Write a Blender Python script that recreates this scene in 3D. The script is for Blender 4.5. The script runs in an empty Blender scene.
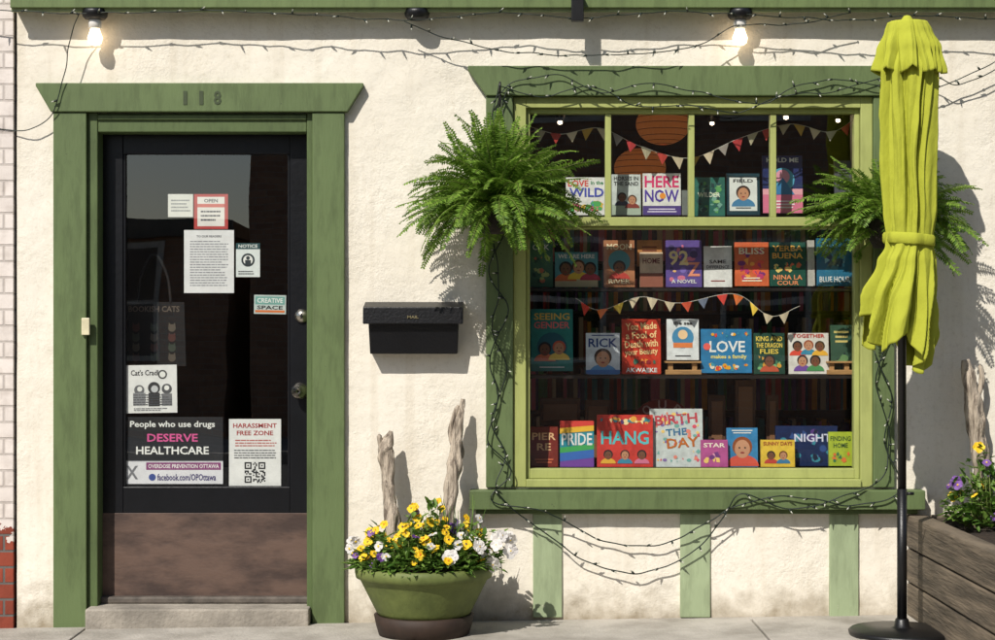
import bpy, math, random
from mathutils import Vector, Matrix, noise, Euler
random.seed(7)
R=random.Random(11)
D=8.0; S=220.0; HY=330.0; ZC=(615-HY)/S
def X(px,d=0.0): return (px-497.5)/S*(D-d)/D
def Z(py,d=0.0): return ZC+(HY-py)/S*(D-d)/D
def c(r,g,b):
    def f(u):
        u/=255.0
        return u/12.92 if u<=0.04045 else ((u+0.055)/1.055)**2.4
    return (f(r),f(g),f(b))
# ------------------------------------------------------------------ materials
MC={}
def nodes(m):
    m.use_nodes=True; nt=m.node_tree
    return nt,nt.nodes,nt.links,nt.nodes.get('Principled BSDF')
def mat(name,col,rough=0.6,var=0.15,scale=8.0,bump=0.0,bscale=60.0,metal=0.0,col2=None,lo=0.35,hi=0.65,stretch=None,spec=0.5,emit=0,coat=0):
    if name in MC: return MC[name]
    m=bpy.data.materials.new(name); nt,N,L,P=nodes(m)
    geo=N.new('ShaderNodeNewGeometry')
    src=geo.outputs['Position']
    if stretch:
        vm=N.new('ShaderNodeVectorMath'); vm.operation='MULTIPLY'; vm.inputs[1].default_value=stretch
        L.new(src,vm.inputs[0]); src=vm.outputs[0]
    n=N.new('ShaderNodeTexNoise'); n.inputs['Scale'].default_value=scale; n.inputs['Detail'].default_value=4; n.inputs['Roughness'].default_value=0.65
    L.new(src,n.inputs['Vector'])
    r=N.new('ShaderNodeValToRGB')
    r.color_ramp.elements[0].position=lo; r.color_ramp.elements[1].position=hi
    c2=col2 if col2 else tuple(max(0,x*(1-2*var)) for x in col)
    c1=col if col2 else tuple(min(1,x*(1+var*0.6)) for x in col)
    r.color_ramp.elements[0].color=(*c2,1); r.color_ramp.elements[1].color=(*c1,1)
    L.new(n.outputs['Fac'],r.inputs['Fac']); L.new(r.outputs['Color'],P.inputs['Base Color'])
    P.inputs['Roughness'].default_value=rough; P.inputs['Metallic'].default_value=metal
    P.inputs['Specular IOR Level'].default_value=spec
    if coat: P.inputs['Coat Weight'].default_value=coat; P.inputs['Coat Roughness'].default_value=0.15
    if emit:
        P.inputs['Emission Color'].default_value=(*col,1); P.inputs['Emission Strength'].default_value=emit
    if bump>0:
        n2=N.new('ShaderNodeTexNoise'); n2.inputs['Scale'].default_value=bscale; n2.inputs['Detail'].default_value=3
        L.new(src,n2.inputs['Vector'])
        b=N.new('ShaderNodeBump'); b.inputs['Strength'].default_value=bump; b.inputs['Distance'].default_value=0.01
        L.new(n2.outputs['Fac'],b.inputs['Height']); L.new(b.outputs['Normal'],P.inputs['Normal'])
    MC[name]=m; return m
def ink(rgb,rough=0.45):
    return mat('print_%d_%d_%d'%rgb,c(*rgb),rough,0.04,20)
def paint(name,col,dirt,rough=0.55,amt=0.55):
    """aged exterior paint: tonal mottling, vertical wear, small flakes"""
    if name in MC: return MC[name]
    m=bpy.data.materials.new(name); nt,N,L,P=nodes(m)
    geo=N.new('ShaderNodeNewGeometry'); pos=geo.outputs['Position']
    def nz(s,d,v=None,ro=.6):
        n=N.new('ShaderNodeTexNoise'); n.inputs['Scale'].default_value=s; n.inputs['Detail'].default_value=d; n.inputs['Roughness'].default_value=ro; L.new(v or pos,n.inputs['Vector']); return n.outputs['Fac']
    vm=N.new('ShaderNodeVectorMath'); vm.operation='MULTIPLY'; vm.inputs[1].default_value=(5,5,1); L.new(pos,vm.inputs[0])
    def rp(f,p0,c0,p1,c1):
        r=N.new('ShaderNodeValToRGB'); r.color_ramp.elements[0].position=p0; r.color_ramp.elements[1].position=p1
        r.color_ramp.elements[0].color=(*c0,1); r.color_ramp.elements[1].color=(*c1,1); L.new(f,r.inputs['Fac']); return r.outputs['Color']
    def mul(fac,a,b):
        x=N.new('ShaderNodeMix'); x.data_type='RGBA'; x.blend_type='MULTIPLY'; x.inputs['Factor'].default_value=fac; L.new(a,x.inputs['A']); L.new(b,x.inputs['B']); return x.outputs['Result']
    a=rp(nz(2.5,4),.3,tuple(x*.86 for x in col),.7,tuple(x*1.08 for x in col))
    a=mul(amt,a,rp(nz(4,5,vm.outputs[0],.7),.36,(.62,.62,.6),.52,(1,1,1)))
    fl=nz(26,5,None,.75)
    x=N.new('ShaderNodeMix'); x.data_type='RGBA'; r=rp(fl,.30,(1,1,1),.315,(0,0,0)); L.new(r,x.inputs['Factor']); L.new(a,x.inputs['A']); x.inputs['B'].default_value=(*dirt,1)
    L.new(x.outputs['Result'],P.inputs['Base Color']); P.inputs['Roughness'].default_value=rough; P.inputs['Specular IOR Level'].default_value=.35
    b=N.new('ShaderNodeBump'); b.inputs['Strength'].default_value=.22; b.inputs['Distance'].default_value=.006; L.new(nz(14,4,vm.outputs[0]),b.inputs['Height']); L.new(b.outputs['Normal'],P.inputs['Normal'])
    MC[name]=m; return m
def stucco():
    m=bpy.data.materials.new('stucco_cream'); nt,N,L,P=nodes(m)
    geo=N.new('ShaderNodeNewGeometry'); pos=geo.outputs['Position']
    def nz(s,d=4,ro=0.6):
        n=N.new('ShaderNodeTexNoise'); n.inputs['Scale'].default_value=s; n.inputs['Detail'].default_value=d; n.inputs['Roughness'].default_value=ro; L.new(pos,n.inputs['Vector']); return n.outputs['Fac']
    def ramp(f,p0,c0,p1,c1):
        r=N.new('ShaderNodeValToRGB'); r.color_ramp.elements[0].position=p0; r.color_ramp.elements[1].position=p1
        r.color_ramp.elements[0].color=(*c0,1); r.color_ramp.elements[1].color=(*c1,1); L.new(f,r.inputs['Fac']); return r.outputs['Color']
    def mix(mode,fac,a,b):
        x=N.new('ShaderNodeMix'); x.data_type='RGBA'; x.blend_type=mode
        if isinstance(fac,float): x.inputs['Factor'].default_value=fac
        else: L.new(fac,x.inputs['Factor'])
        L.new(a,x.inputs['A']); L.new(b,x.inputs['B']); return x.outputs['Result']
    base=ramp(nz(1.7),0.3,c(226,218,202),0.7,c(236,229,215))
    fine=ramp(nz(38,5,0.75),0.34,(0.9,0.89,0.87),0.48,(1,1,1))
    col=mix('MULTIPLY',1.0,base,fine)
    vm=N.new('ShaderNodeVectorMath'); vm.operation='MULTIPLY'; vm.inputs[1].default_value=(9,9,0.7); L.new(pos,vm.inputs[0])
    ns=N.new('ShaderNodeTexNoise'); ns.inputs['Scale'].default_value=1.3; ns.inputs['Detail'].default_value=5; L.new(vm.outputs[0],ns.inputs['Vector'])
    col=mix('MULTIPLY',0.35,col,ramp(ns.outputs['Fac'],0.33,(0.8,0.76,0.7),0.46,(1,1,1)))
    col=mix('MULTIPLY',0.8,col,ramp(nz(13,6,0.8),0.268,(0.3,0.28,0.26),0.290,(1,1,1)))
    sx=N.new('ShaderNodeSeparateXYZ'); L.new(pos,sx.inputs[0])
    ma=N.new('ShaderNodeMath'); ma.operation='MULTIPLY_ADD'; L.new(nz(9),ma.inputs[0]); ma.inputs[1].default_value=-0.4; L.new(sx.outputs['Z'],ma.inputs[2])
    mr=N.new('ShaderNodeMapRange'); mr.inputs['From Min'].default_value=-0.27; mr.inputs['From Max'].default_value=-0.06; L.new(ma.outputs[0],mr.inputs['Value'])
    col=mix('MULTIPLY',1.0,col,ramp(mr.outputs[0],0.0,(0.42,0.38,0.32),1.0,(1,1,1)))
    L.new(col,P.inputs['Base Color']); P.inputs['Roughness'].default_value=0.9; P.inputs['Specular IOR Level'].default_value=0.2
    a1=N.new('ShaderNodeMath'); a1.operation='ADD'; L.new(nz(85,5,0.7),a1.inputs[0])
    a0=N.new('ShaderNodeMath'); a0.operation='MULTIPLY'; a0.inputs[1].default_value=1.5; L.new(nz(20,4,0.55),a0.inputs[0]); L.new(a0.outputs[0],a1.inputs[1])
    mp=N.new('ShaderNodeMapRange'); mp.inputs['From Min'].default_value=.4; mp.inputs['From Max'].default_value=.62; mp.inputs['To Min'].default_value=.16; mp.inputs['To Max'].default_value=.55; L.new(nz(2.3,3),mp.inputs['Value'])
    b=N.new('ShaderNodeBump'); L.new(mp.outputs[0],b.inputs['Strength']); b.inputs['Distance'].default_value=0.008
    L.new(a1.outputs[0],b.inputs['Height']); L.new(b.outputs['Normal'],P.inputs['Normal'])
    return m
def brickm(name,c1,c2,cm,c1b=None,zsw=0.37):
    m=bpy.data.materials.new(name); nt,N,L,P=nodes(m)
    geo=N.new('ShaderNodeNewGeometry'); sx=N.new('ShaderNodeSeparateXYZ'); L.new(geo.outputs['Position'],sx.inputs[0])
    ad=N.new('ShaderNodeMath'); ad.operation='ADD'; L.new(sx.outputs['X'],ad.inputs[0]); L.new(sx.outputs['Y'],ad.inputs[1])
    cb=N.new('ShaderNodeCombineXYZ'); L.new(ad.outputs[0],cb.inputs['X']); L.new(sx.outputs['Z'],cb.inputs['Y'])
    def br(a,b_,mo):
        t=N.new('ShaderNodeTexBrick'); t.inputs['Scale'].default_value=1; t.inputs['Brick Width'].default_value=0.215; t.inputs['Row Height'].default_value=0.073
        t.inputs['Mortar Size'].default_value=0.006; t.inputs['Mortar Smooth'].default_value=0.3
        t.inputs['Color1'].default_value=(*a,1); t.inputs['Color2'].default_value=(*b_,1); t.inputs['Mortar'].default_value=(*mo,1)
        L.new(cb.outputs[0],t.inputs['Vector']); return t
    t=br(c1,c2,cm); out=t.outputs['Color']
    n=N.new('ShaderNodeTexNoise'); n.inputs['Scale'].default_value=14; n.inputs['Detail'].default_value=6; L.new(geo.outputs['Position'],n.inputs['Vector'])
    if c1b:
        t2=br(c1b,tuple(x*0.6 for x in c1b),(0.12,0.11,0.1))
        ma=N.new('ShaderNodeMath'); ma.operation='MULTIPLY_ADD'; L.new(n.outputs['Fac'],ma.inputs[0]); ma.inputs[1].default_value=-0.35; L.new(sx.outputs['Z'],ma.inputs[2])
        lt=N.new('ShaderNodeMath'); lt.operation='LESS_THAN'; lt.inputs[1].default_value=zsw-0.175; L.new(ma.outputs[0],lt.inputs[0])
        mx=N.new('ShaderNodeMix'); mx.data_type='RGBA'; L.new(lt.outputs[0],mx.inputs['Factor']); L.new(out,mx.inputs['A']); L.new(t2.outputs['Color'],mx.inputs['B']); out=mx.outputs['Result']
    mu=N.new('ShaderNodeMix'); mu.data_type='RGBA'; mu.blend_type='MULTIPLY'; mu.inputs['Factor'].default_value=0.5
    r=N.new('ShaderNodeValToRGB'); r.color_ramp.elements[0].position=0.3; r.color_ramp.elements[0].color=(0.6,0.57,0.54,1); r.color_ramp.elements[1].position=0.5
    L.new(n.outputs['Fac'],r.inputs['Fac']); L.new(out,mu.inputs['A']); L.new(r.outputs['Color'],mu.inputs['B']); L.new(mu.outputs['Result'],P.inputs['Base Color'])
    P.inputs['Roughness'].default_value=0.85
    su=N.new('ShaderNodeMath'); su.operation='MULTIPLY_ADD'; L.new(t.outputs['Fac'],su.inputs[0]); su.inputs[1].default_value=-1.0; L.new(n.outputs['Fac'],su.inputs[2])
    b=N.new('ShaderNodeBump'); b.inputs['Strength'].default_value=0.6; b.inputs['Distance'].default_value=0.01; L.new(su.outputs[0],b.inputs['Height']); L.new(b.outputs['Normal'],P.inputs['Normal'])
    return m
def glassm():
    m=bpy.data.materials.new('window_glass'); nt,N,L,P=nodes(m); N.remove(P)
    out=[n for n in N if n.type=='OUTPUT_MATERIAL'][0]
    t=N.new('ShaderNodeBsdfTransparent'); t.inputs[0].default_value=(0.94,0.96,0.95,1)
    g=N.new('ShaderNodeBsdfGlossy'); g.inputs['Roughness'].default_value=0.0
    no=N.new('ShaderNodeTexNoise'); no.inputs['Scale'].default_value=2.2; no.inputs['Detail'].default_value=1; geo=N.new('ShaderNodeNewGeometry'); L.new(geo.outputs['Position'],no.inputs['Vector'])
    b=N.new('ShaderNodeBump'); b.inputs['Strength'].default_value=0.05; b.inputs['Distance'].default_value=0.02; L.new(no.outputs['Fac'],b.inputs['Height']); L.new(b.outputs['Normal'],g.inputs['Normal'])
    lw=N.new('ShaderNodeLayerWeight'); lw.inputs['Blend'].default_value=.5
    p=N.new('ShaderNodeMath'); p.operation='POWER'; p.inputs[1].default_value=5; L.new(lw.outputs['Facing'],p.inputs[0])
    q=N.new('ShaderNodeMath'); q.operation='MULTIPLY_ADD'; q.inputs[1].default_value=.86; q.inputs[2].default_value=.135; L.new(p.outputs[0],q.inputs[0])
    x=N.new('ShaderNodeMixShader'); L.new(q.outputs[0],x.inputs[0]); L.new(t.outputs[0],x.inputs[1]); L.new(g.outputs[0],x.inputs[2]); L.new(x.outputs[0],out.inputs['Surface'])
    return m
def leafm(name,ca,cb_,trans=0.3,rough=0.5):
    m=bpy.data.materials.new(name); nt,N,L,P=nodes(m)
    out=[n for n in N if n.type=='OUTPUT_MATERIAL'][0]
    geo=N.new('ShaderNodeNewGeometry'); r=N.new('ShaderNodeValToRGB')
    r.color_ramp.elements[0].color=(*ca,1); r.color_ramp.elements[1].color=(*cb_,1)
    L.new(geo.outputs['Random Per Island'],r.inputs['Fac']); L.new(r.outputs['Color'],P.inputs['Base Color']); P.inputs['Roughness'].default_value=rough
    P.inputs['Specular IOR Level'].default_value=0.3
    t=N.new('ShaderNodeBsdfTranslucent'); L.new(r.outputs['Color'],t.inputs[0])
    x=N.new('ShaderNodeMixShader'); x.inputs[0].default_value=trans; L.new(P.outputs[0],x.inputs[1]); L.new(t.outputs[0],x.inputs[2]); L.new(x.outputs[0],out.inputs['Surface'])
    return m
# ------------------------------------------------------------------ text cache
TC={}
def text_geo(s,off=0.02):
    if s in TC: return TC[s]
    cu=bpy.data.curves.new('t','FONT'); cu.body=s; cu.size=1; cu.align_x='CENTER'; cu.resolution_u=2; cu.offset=off
    o=bpy.data.objects.new('t',cu); bpy.context.scene.collection.objects.link(o)
    bpy.context.view_layer.update()
    me=bpy.data.meshes.new_from_object(o.evaluated_get(bpy.context.evaluated_depsgraph_get()))
    vs=[(v.co.x,v.co.y) for v in me.vertices]; fs=[tuple(p.vertices) for p in me.polygons]
    bpy.data.objects.remove(o); bpy.data.curves.remove(cu); bpy.data.meshes.remove(me)
    if not vs: TC[s]=([],[]); return TC[s]
    x0=min(v[0] for v in vs);x1=max(v[0] for v in vs);y0=min(v[1] for v in vs);y1=max(v[1] for v in vs)
    vs=[((v[0]-x0)/max(1e-6,x1-x0)-0.5,(v[1]-y0)/max(1e-6,y1-y0)-0.5) for v in vs]
    TC[s]=(vs,fs); return TC[s]
# ------------------------------------------------------------------ mesh builder
class MB:
    def __init__(s): s.v=[];s.f=[];s.m=[];s.mats=[];s.sm=[]
    def mi(s,m):
        if m not in s.mats: s.mats.append(m)
        return s.mats.index(m)
    def add(s,vs,fs,m,smooth=False):
        o=len(s.v); i=s.mi(m); s.v+= [tuple(v) for v in vs]
        for f in fs: s.f.append(tuple(a+o for a in f)); s.m.append(i); s.sm.append(smooth)
    def box(s,x0,x1,y0,y1,z0,z1,m):
        if x0>x1:x0,x1=x1,x0
        if y0>y1:y0,y1=y1,y0
        if z0>z1:z0,z1=z1,z0
        s.add([(x0,y0,z0),(x1,y0,z0),(x1,y1,z0),(x0,y1,z0),(x0,y0,z1),(x1,y0,z1),(x1,y1,z1),(x0,y1,z1)],
              [(0,3,2,1),(4,5,6,7),(0,1,5,4),(1,2,6,5),(2,3,7,6),(3,0,4,7)],m)
    def prism(s,pts,y0,y1,m):
        n=len(pts)
        s.add([(p[0],y0,p[1]) for p in pts]+[(p[0],y1,p[1]) for p in pts],
              [tuple(range(n)),tuple(range(2*n-1,n-1,-1))]+[(i,i+n,(i+1)%n+n,(i+1)%n) for i in range(n)],m)
    def flat(s,pts,y,m): s.add([(p[0],y,p[1]) for p in pts],[tuple(range(len(pts)))],m)
    def disc(s,cx,cz,r,y,m,n=18,ry=None,a0=0,a1=2*math.pi):
        ry=ry or r
        full=abs(a1-a0-2*math.pi)<1e-5
        k=n if full else n+1
        s.flat([(cx+r*math.cos(a0+(a1-a0)*i/n),cz+ry*math.sin(a0+(a1-a0)*i/n)) for i in range(k)],y,m)
    def text(s,t,cx,cz,w,h,y,m,rot=0):
        vs,fs=text_geo(t); ca,sa=math.cos(rot),math.sin(rot)
        s.add([(cx+a*w*ca-b*h*sa,y,cz+a*w*sa+b*h*ca) for a,b in vs],fs,m)
    def tube(s,pts,rad,m,n=6,smooth=True,cap=True,lump=0):
        pts=[Vector(p) for p in pts]; k=len(pts)
        if not isinstance(rad,(list,tuple)): rad=[rad]*k
        vs=[];fs=[]; up=Vector((0.123,0.3,0.95)).normalized()
        for i,p in enumerate(pts):
            t=(pts[min(i+1,k-1)]-pts[max(i-1,0)]).normalized()
            a=t.cross(up)
            if a.length<0.05: a=t.cross(Vector((1,0,0)))
            a.normalize(); b=t.cross(a)
            for j in range(n):
                th=2*math.pi*j/n; r=rad[i]
                if lump: r*=1+lump*noise.noise(Vector((p.x*9+math.cos(th)*1.5,p.y*9+math.sin(th)*1.5,p.z*14)))+lump*.5*noise.noise(Vector((math.cos(th)*5,math.sin(th)*5,p.z*6)))
                vs.append(p+a*math.cos(th)*r+b*math.sin(th)*r)
        for i in range(k-1):
            for j in range(n):
                q=(j+1)%n; fs.append((i*n+j,i*n+q,(i+1)*n+q,(i+1)*n+j))
        if cap: fs.append(tuple(range(n-1,-1,-1))); fs.append(tuple((k-1)*n+j for j in range(n)))
        s.add(vs,fs,m,smooth)
    def lathe(s,prof,ctr,m,n=32,smooth=True,fn=None):
        vs=[];fs=[];k=len(prof)
        for i,(r,z) in enumerate(prof):
            for j in range(n):
                th=2*math.pi*j/n; rr=r; z2=z
                if fn: rr,z2=fn(r,z,th,i)
                vs.append((ctr[0]+rr*math.cos(th),ctr[1]+rr*math.sin(th),ctr[2]+z2))
        for i in range(k-1):
            for j in range(n):
                q=(j+1)%n; fs.append((i*n+j,i*n+q,(i+1)*n+q,(i+1)*n+j))
        s.add(vs,fs,m,smooth)
    def obj(s,name,parent=None,loc=(0,0,0),rot=(0,0,0),bevel=0,mods=None):
        me=bpy.data.meshes.new(name); me.from_pydata(s.v,[],s.f)
        for m in s.mats: me.materials.append(m)
        me.polygons.foreach_set('material_index',s.m); me.polygons.foreach_set('use_smooth',s.sm); me.update()
        o=bpy.data.objects.new(name,me); bpy.context.scene.collection.objects.link(o)
        o.location=loc; o.rotation_euler=rot
        if parent: o.parent=parent
        if bevel:
            b=o.modifiers.new('bevel','BEVEL'); b.width=bevel; b.segments=2; b.limit_method='ANGLE'; b.angle_limit=math.radians(50)
        return o
def empty(name,loc=(0,0,0)):
    o=bpy.data.objects.new(name,None); o.location=loc; bpy.context.scene.collection.objects.link(o); return o
def crom(pts,n=12):
    P=[Vector(p) for p in pts]; P=[2*P[0]-P[1]]+P+[2*P[-1]-P[-2]]; out=[]
    for i in range(1,len(P)-2):
        for k in range(n):
            t=k/n; a,b,c_,d=P[i-1],P[i],P[i+1],P[i+2]
            out.append(0.5*((2*b)+(-a+c_)*t+(2*a-5*b+4*c_-d)*t*t+(-a+3*b-3*c_+d)*t**3))
    out.append(P[-2]); return out
# ------------------------------------------------------------------ palette
GREEN=paint('green_trim_paint',c(97,113,72),c(64,70,50))
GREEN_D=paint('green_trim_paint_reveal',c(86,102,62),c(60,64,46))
LIME=paint('light_green_sash_paint',c(164,170,102),c(110,116,70),.5,.35)
PALE=paint('faded_green_board_paint',c(156,170,134),c(190,186,166),.7,.45)
BLACKP=mat('black_door_paint',c(13,14,18),0.38,0.2,5,0.1,40,spec=.35)
BROWN=mat('brown_kick_panel',c(96,75,64),0.6,0.25,4,0.3,8,col2=c(62,47,41),lo=0.36,hi=0.6,stretch=(1,1,2.5))
CONC=mat('concrete_step',c(160,152,140),0.9,0.2,5,0.5,60)
DARKW=mat('dark_stained_wood',c(38,28,23),0.5,0.3,6)
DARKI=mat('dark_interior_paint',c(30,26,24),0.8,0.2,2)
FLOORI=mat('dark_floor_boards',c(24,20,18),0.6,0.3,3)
PAGES=mat('book_pages',c(220,212,190),0.8,0.06,90)
GLASS=glassm(); STUC=stucco()
METAL=mat('brushed_steel_metal',c(190,184,172),0.25,0.1,20,metal=1)
BLACKM=mat('black_powder_coat',c(15,15,17),0.4,0.15,20,0.1,200)
WIREG=mat('dark_green_cable',c(20,34,24),0.5,0.1,20)
# ================================================================== BUILDING
shop=empty('bookshop_building')
def wall_grid(x0,x1,z0,z1,holes,step=0.013):
    def axis(a,b,br):
        br=sorted(set([a,b]+[q for q in br if a<q<b])); out=[]
        for i in range(len(br)-1):
            n=max(1,round((br[i+1]-br[i])/step)); out+=[br[i]+(br[i+1]-br[i])*k/n for k in range(n)]
        return out+[b]
    xs=axis(x0,x1,[h[0] for h in holes]+[h[1] for h in holes]); zs=axis(z0,z1,[h[2] for h in holes]+[h[3] for h in holes])
    mb=MB(); vs=[];nx=len(xs)
    for z in zs:
        for x in xs:
            y=-0.006*noise.noise(Vector((x*1.8,3.1,z*1.8)))-0.003*noise.noise(Vector((x*9,1.1,z*9)))-0.0012*noise.noise(Vector((x*30,7.1,z*30)))
            vs.append((x,y,z))
    fs=[]
    for j in range(len(zs)-1):
        zc=(zs[j]+zs[j+1])/2
        for i in range(nx-1):
            xc=(xs[i]+xs[i+1])/2
            if any(h[0]<xc<h[1] and h[2]<zc<h[3] for h in holes): continue
            a=j*nx+i; fs.append((a,a+1,a+nx+1,a+nx))
    mb.add(vs,fs,STUC,True); return mb
DX0,DX1,DZ1=X(88),X(313),Z(113)
WX0,WX1,WZ0,WZ1=X(513),X(872),Z(487),Z(97)
XL=X(17); XR=4.2
wall_grid(XL,XR,-0.15,2.80,[(DX0,DX1,-1,DZ1),(WX0,WX1,WZ0,WZ1)]).obj('stucco_wall',shop)
mb=MB()
mb.box(XL,XR,0.001,0.2,2.80,6.0,STUC)
mb.box(XL,DX0-0.002,0.02,0.16,-0.15,2.80,STUC); mb.box(DX1+0.002,WX0-0.002,0.02,0.16,-0.15,2.8,STUC); mb.box(WX1+0.002,XR,0.02,0.16,-0.15,2.8,STUC)
mb.box(DX0-0.002,DX1+0.002,0.02,0.16,DZ1+0.002,2.8,STUC); mb.box(WX0-0.002,WX1+0.002,0.02,0.16,WZ1+0.002,2.8,STUC); mb.box(WX0-0.002,WX1+0.002,0.02,0.16,-0.15,WZ0-0.002,STUC)
mb.box(XR,XR+0.15,0.0,6,-0.15,6.0,STUC); mb.box(XL-0.1,XL-0.003,0.25,6,-0.15,6.0,STUC); mb.box(XL,XR,6,6.15,-0.15,6.0,STUC)
mb.obj('outer_walls',shop)
mb=MB()
mb.box(XL-0.05,XR+0.2,-0.1,6.2,6.0,6.15,mat('roof_felt',c(60,58,56),0.9))
mb.obj('roof',shop)
mb=MB()
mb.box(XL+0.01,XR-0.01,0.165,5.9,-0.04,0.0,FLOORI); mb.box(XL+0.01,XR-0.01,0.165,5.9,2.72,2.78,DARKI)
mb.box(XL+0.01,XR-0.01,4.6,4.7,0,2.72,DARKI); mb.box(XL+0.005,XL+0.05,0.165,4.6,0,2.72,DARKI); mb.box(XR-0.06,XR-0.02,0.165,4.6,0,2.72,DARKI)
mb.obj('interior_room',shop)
EA=paint('green_eave_paint',c(104,120,74),c(70,74,54))
mb=MB()
mb.box(XL,XR,-0.085,0.0,Z(9,0.08),Z(9,0.08)+0.16,EA)
mb.box(XL,XR,-0.097,-0.085,Z(12,0.09),Z(12,0.09)+0.02,paint('eave_edge_paint',c(146,158,112),c(90,96,70)))
mb.box(XL,XR,-0.115,-0.097,Z(8,0.1),Z(8,0.1)+0.13,EA)
mb.obj('eave',shop,bevel=0.003)
mb=MB(); mb.box(X(570),X(582),-0.16,-0.12,Z(21,0.15),Z(-6,0.15),BLACKM); mb.obj('eave_bracket',shop,bevel=0.003)
# door casing
mb=MB()
mb.box(X(55),X(88),-0.034,0.018,-0.1,Z(113),GREEN); mb.box(X(313),X(345),-0.034,0.018,-0.1,Z(113),GREEN)
mb.prism([(X(53),Z(113)+0.001),(X(348),Z(113)+0.001),(X(364),Z(87)),(X(364),Z(84)),(X(38),Z(84)),(X(38),Z(87))],-0.044,0.018,GREEN)
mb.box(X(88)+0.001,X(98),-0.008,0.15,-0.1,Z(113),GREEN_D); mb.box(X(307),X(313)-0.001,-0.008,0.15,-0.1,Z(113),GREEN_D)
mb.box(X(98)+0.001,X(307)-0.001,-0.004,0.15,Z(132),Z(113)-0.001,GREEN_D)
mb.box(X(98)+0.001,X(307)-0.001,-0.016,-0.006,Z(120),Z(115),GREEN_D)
num=mat('house_number_relief',c(62,74,44),0.5)
for i,ch in enumerate('118'): mb.text(ch,X(187+16*i),Z(99),0.034 if ch!='1' else 0.018,0.062,-0.0465,num)
mb.obj('door_casing',shop,bevel=0.004)
mb=MB(); mb.box(X(84),X(92),-0.052,-0.034,Z(335),Z(318),mat('cream_plastic',c(214,205,170),0.4)); mb.obj('doorbell',shop,bevel=0.003)
mb=MB()
mb.box(X(90),X(311),-0.10,0.19,-0.12,Z(606),CONC); mb.box(X(96),X(309),0.055,0.2,Z(606),Z(599),mat('worn_threshold',c(96,88,80),0.7,0.3,9))
mb.obj('door_step',shop,bevel=0.008)
# door
dd=-0.1
door=empty('door'); door.parent=shop
mb=MB(); y0,y1=0.10,0.145
xa,xb,xc,xd=X(98,dd),X(123,dd),X(290,dd),X(308,dd)
mb.box(xa,xb,y0,y1,Z(598,dd),Z(134,dd),BLACKP); mb.box(xc,xd,y0,y1,Z(598,dd),Z(134,dd),BLACKP)
mb.box(xb,xc,y0,y1,Z(154,dd),Z(134,dd),BLACKP); mb.box(xb,xc,y0,y1,Z(514,dd),Z(487,dd),BLACKP)
mb.box(xb,xc,y0+0.02,y1,Z(598,dd),Z(514,dd),BLACKP)
for a in (xb,xc-0.012): mb.box(a,a+0.012,y0+0.006,y0+0.03,Z(487,dd),Z(154,dd),BLACKP)
mb.obj('door_slab',door,bevel=0.003)
mb=MB(); mb.box(xa+0.003,xd-0.003,y0-0.006,y0-0.001,Z(597,dd),Z(513,dd),BROWN); mb.obj('kick_panel',door,bevel=0.002)
mb=MB(); mb.add([(xb,0.12,Z(487,dd)),(xc,0.12,Z(487,dd)),(xc,0.12,Z(154,dd)),(xb,0.12,Z(154,dd))],[(0,1,2,3)],GLASS); mb.obj('door_glass',door)
mb=MB()
def knob(px,py,r,prof):
    n=24; cx,cz=X(px,dd),Z(py,dd); vs=[];fs=[]
    for i,(rr,yy) in enumerate(prof):
        for j in range(n):
            t=2*math.pi*j/n; vs.append((cx+rr*r*math.cos(t),y0-yy,cz+rr*r*math.sin(t)))
    for i in range(len(prof)-1):
        for j in range(n): q=(j+1)%n; fs.append((i*n+j,(i+1)*n+j,(i+1)*n+q,i*n+q))
    fs.append(tuple((len(prof)-1)*n+j for j in range(n))); mb.add(vs,fs,METAL,True)
knob(300,391,0.034,[(1.1,0),(1.1,0.006),(0.4,0.01),(0.4,0.035),(0.85,0.04),(1,0.055),(0.85,0.068),(0.3,0.073)])
knob(302,316,0.028,[(1.15,0),(1.1,0.01),(0.8,0.014),(0.6,0.02),(0.2,0.021)])
mb.box(X(302,dd)-0.004,X(302,dd)+0.004,y0-0.026,y0-0.02,Z(316,dd)-0.012,Z(316,dd)+0.012,BLACKM)
mb.obj('door_hardware',door)
# window casing
mb=MB()
mb.box(X(486),X(513),-0.034,0.018,Z(487),Z(97),GREEN); mb.box(X(872),X(893),-0.034,0.018,Z(487),Z(97),GREEN)
mb.prism([(X(486),Z(97)+0.001),(X(889),Z(97)+0.001),(X(889),Z(67)),(X(468),Z(67)),(X(468),Z(71))],-0.046,0.018,GREEN)
mb.box(X(470),X(921),-0.085,0.03,Z(508),Z(489),GREEN)
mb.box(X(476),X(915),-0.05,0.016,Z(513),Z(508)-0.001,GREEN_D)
mb.obj('window_casing',shop,bevel=0.004)
mb=MB()
for a,b in ((533,562),(680,710),(829,858)): mb.box(X(a),X(b),-0.016,0.01,-0.01,Z(513.5),PALE)
mb.obj('apron_boards',shop,bevel=0.004)
mb=MB()
mb.box(WX0+0.001,X(526),-0.014,0.12,WZ0+0.001,WZ1-0.001,LIME); mb.box(X(860),WX1-0.001,-0.014,0.12,WZ0+0.001,WZ1-0.001,LIME)
mb.box(X(526),X(860),-0.014,0.12,Z(108),WZ1-0.001,LIME); mb.box(X(526),X(860),-0.03,0.12,WZ0+0.001,Z(479),LIME)
mb.box(X(526)+0.001,X(530),0.012,0.07,Z(479),Z(108),LIME); mb.box(X(855),X(860)-0.001,0.012,0.07,Z(479),Z(108),LIME)
mb.box(X(530),X(855),0.012,0.07,Z(113),Z(108)-0.001,LIME); mb.box(X(530),X(855),0.012,0.07,Z(479)+0.001,Z(469),LIME)
mb.box(X(530),X(855),0.0,0.072,Z(226),Z(217),LIME)
mb.box(X(530),X(855),0.016,0.066,Z(229),Z(226)-0.001,LIME)
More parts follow.
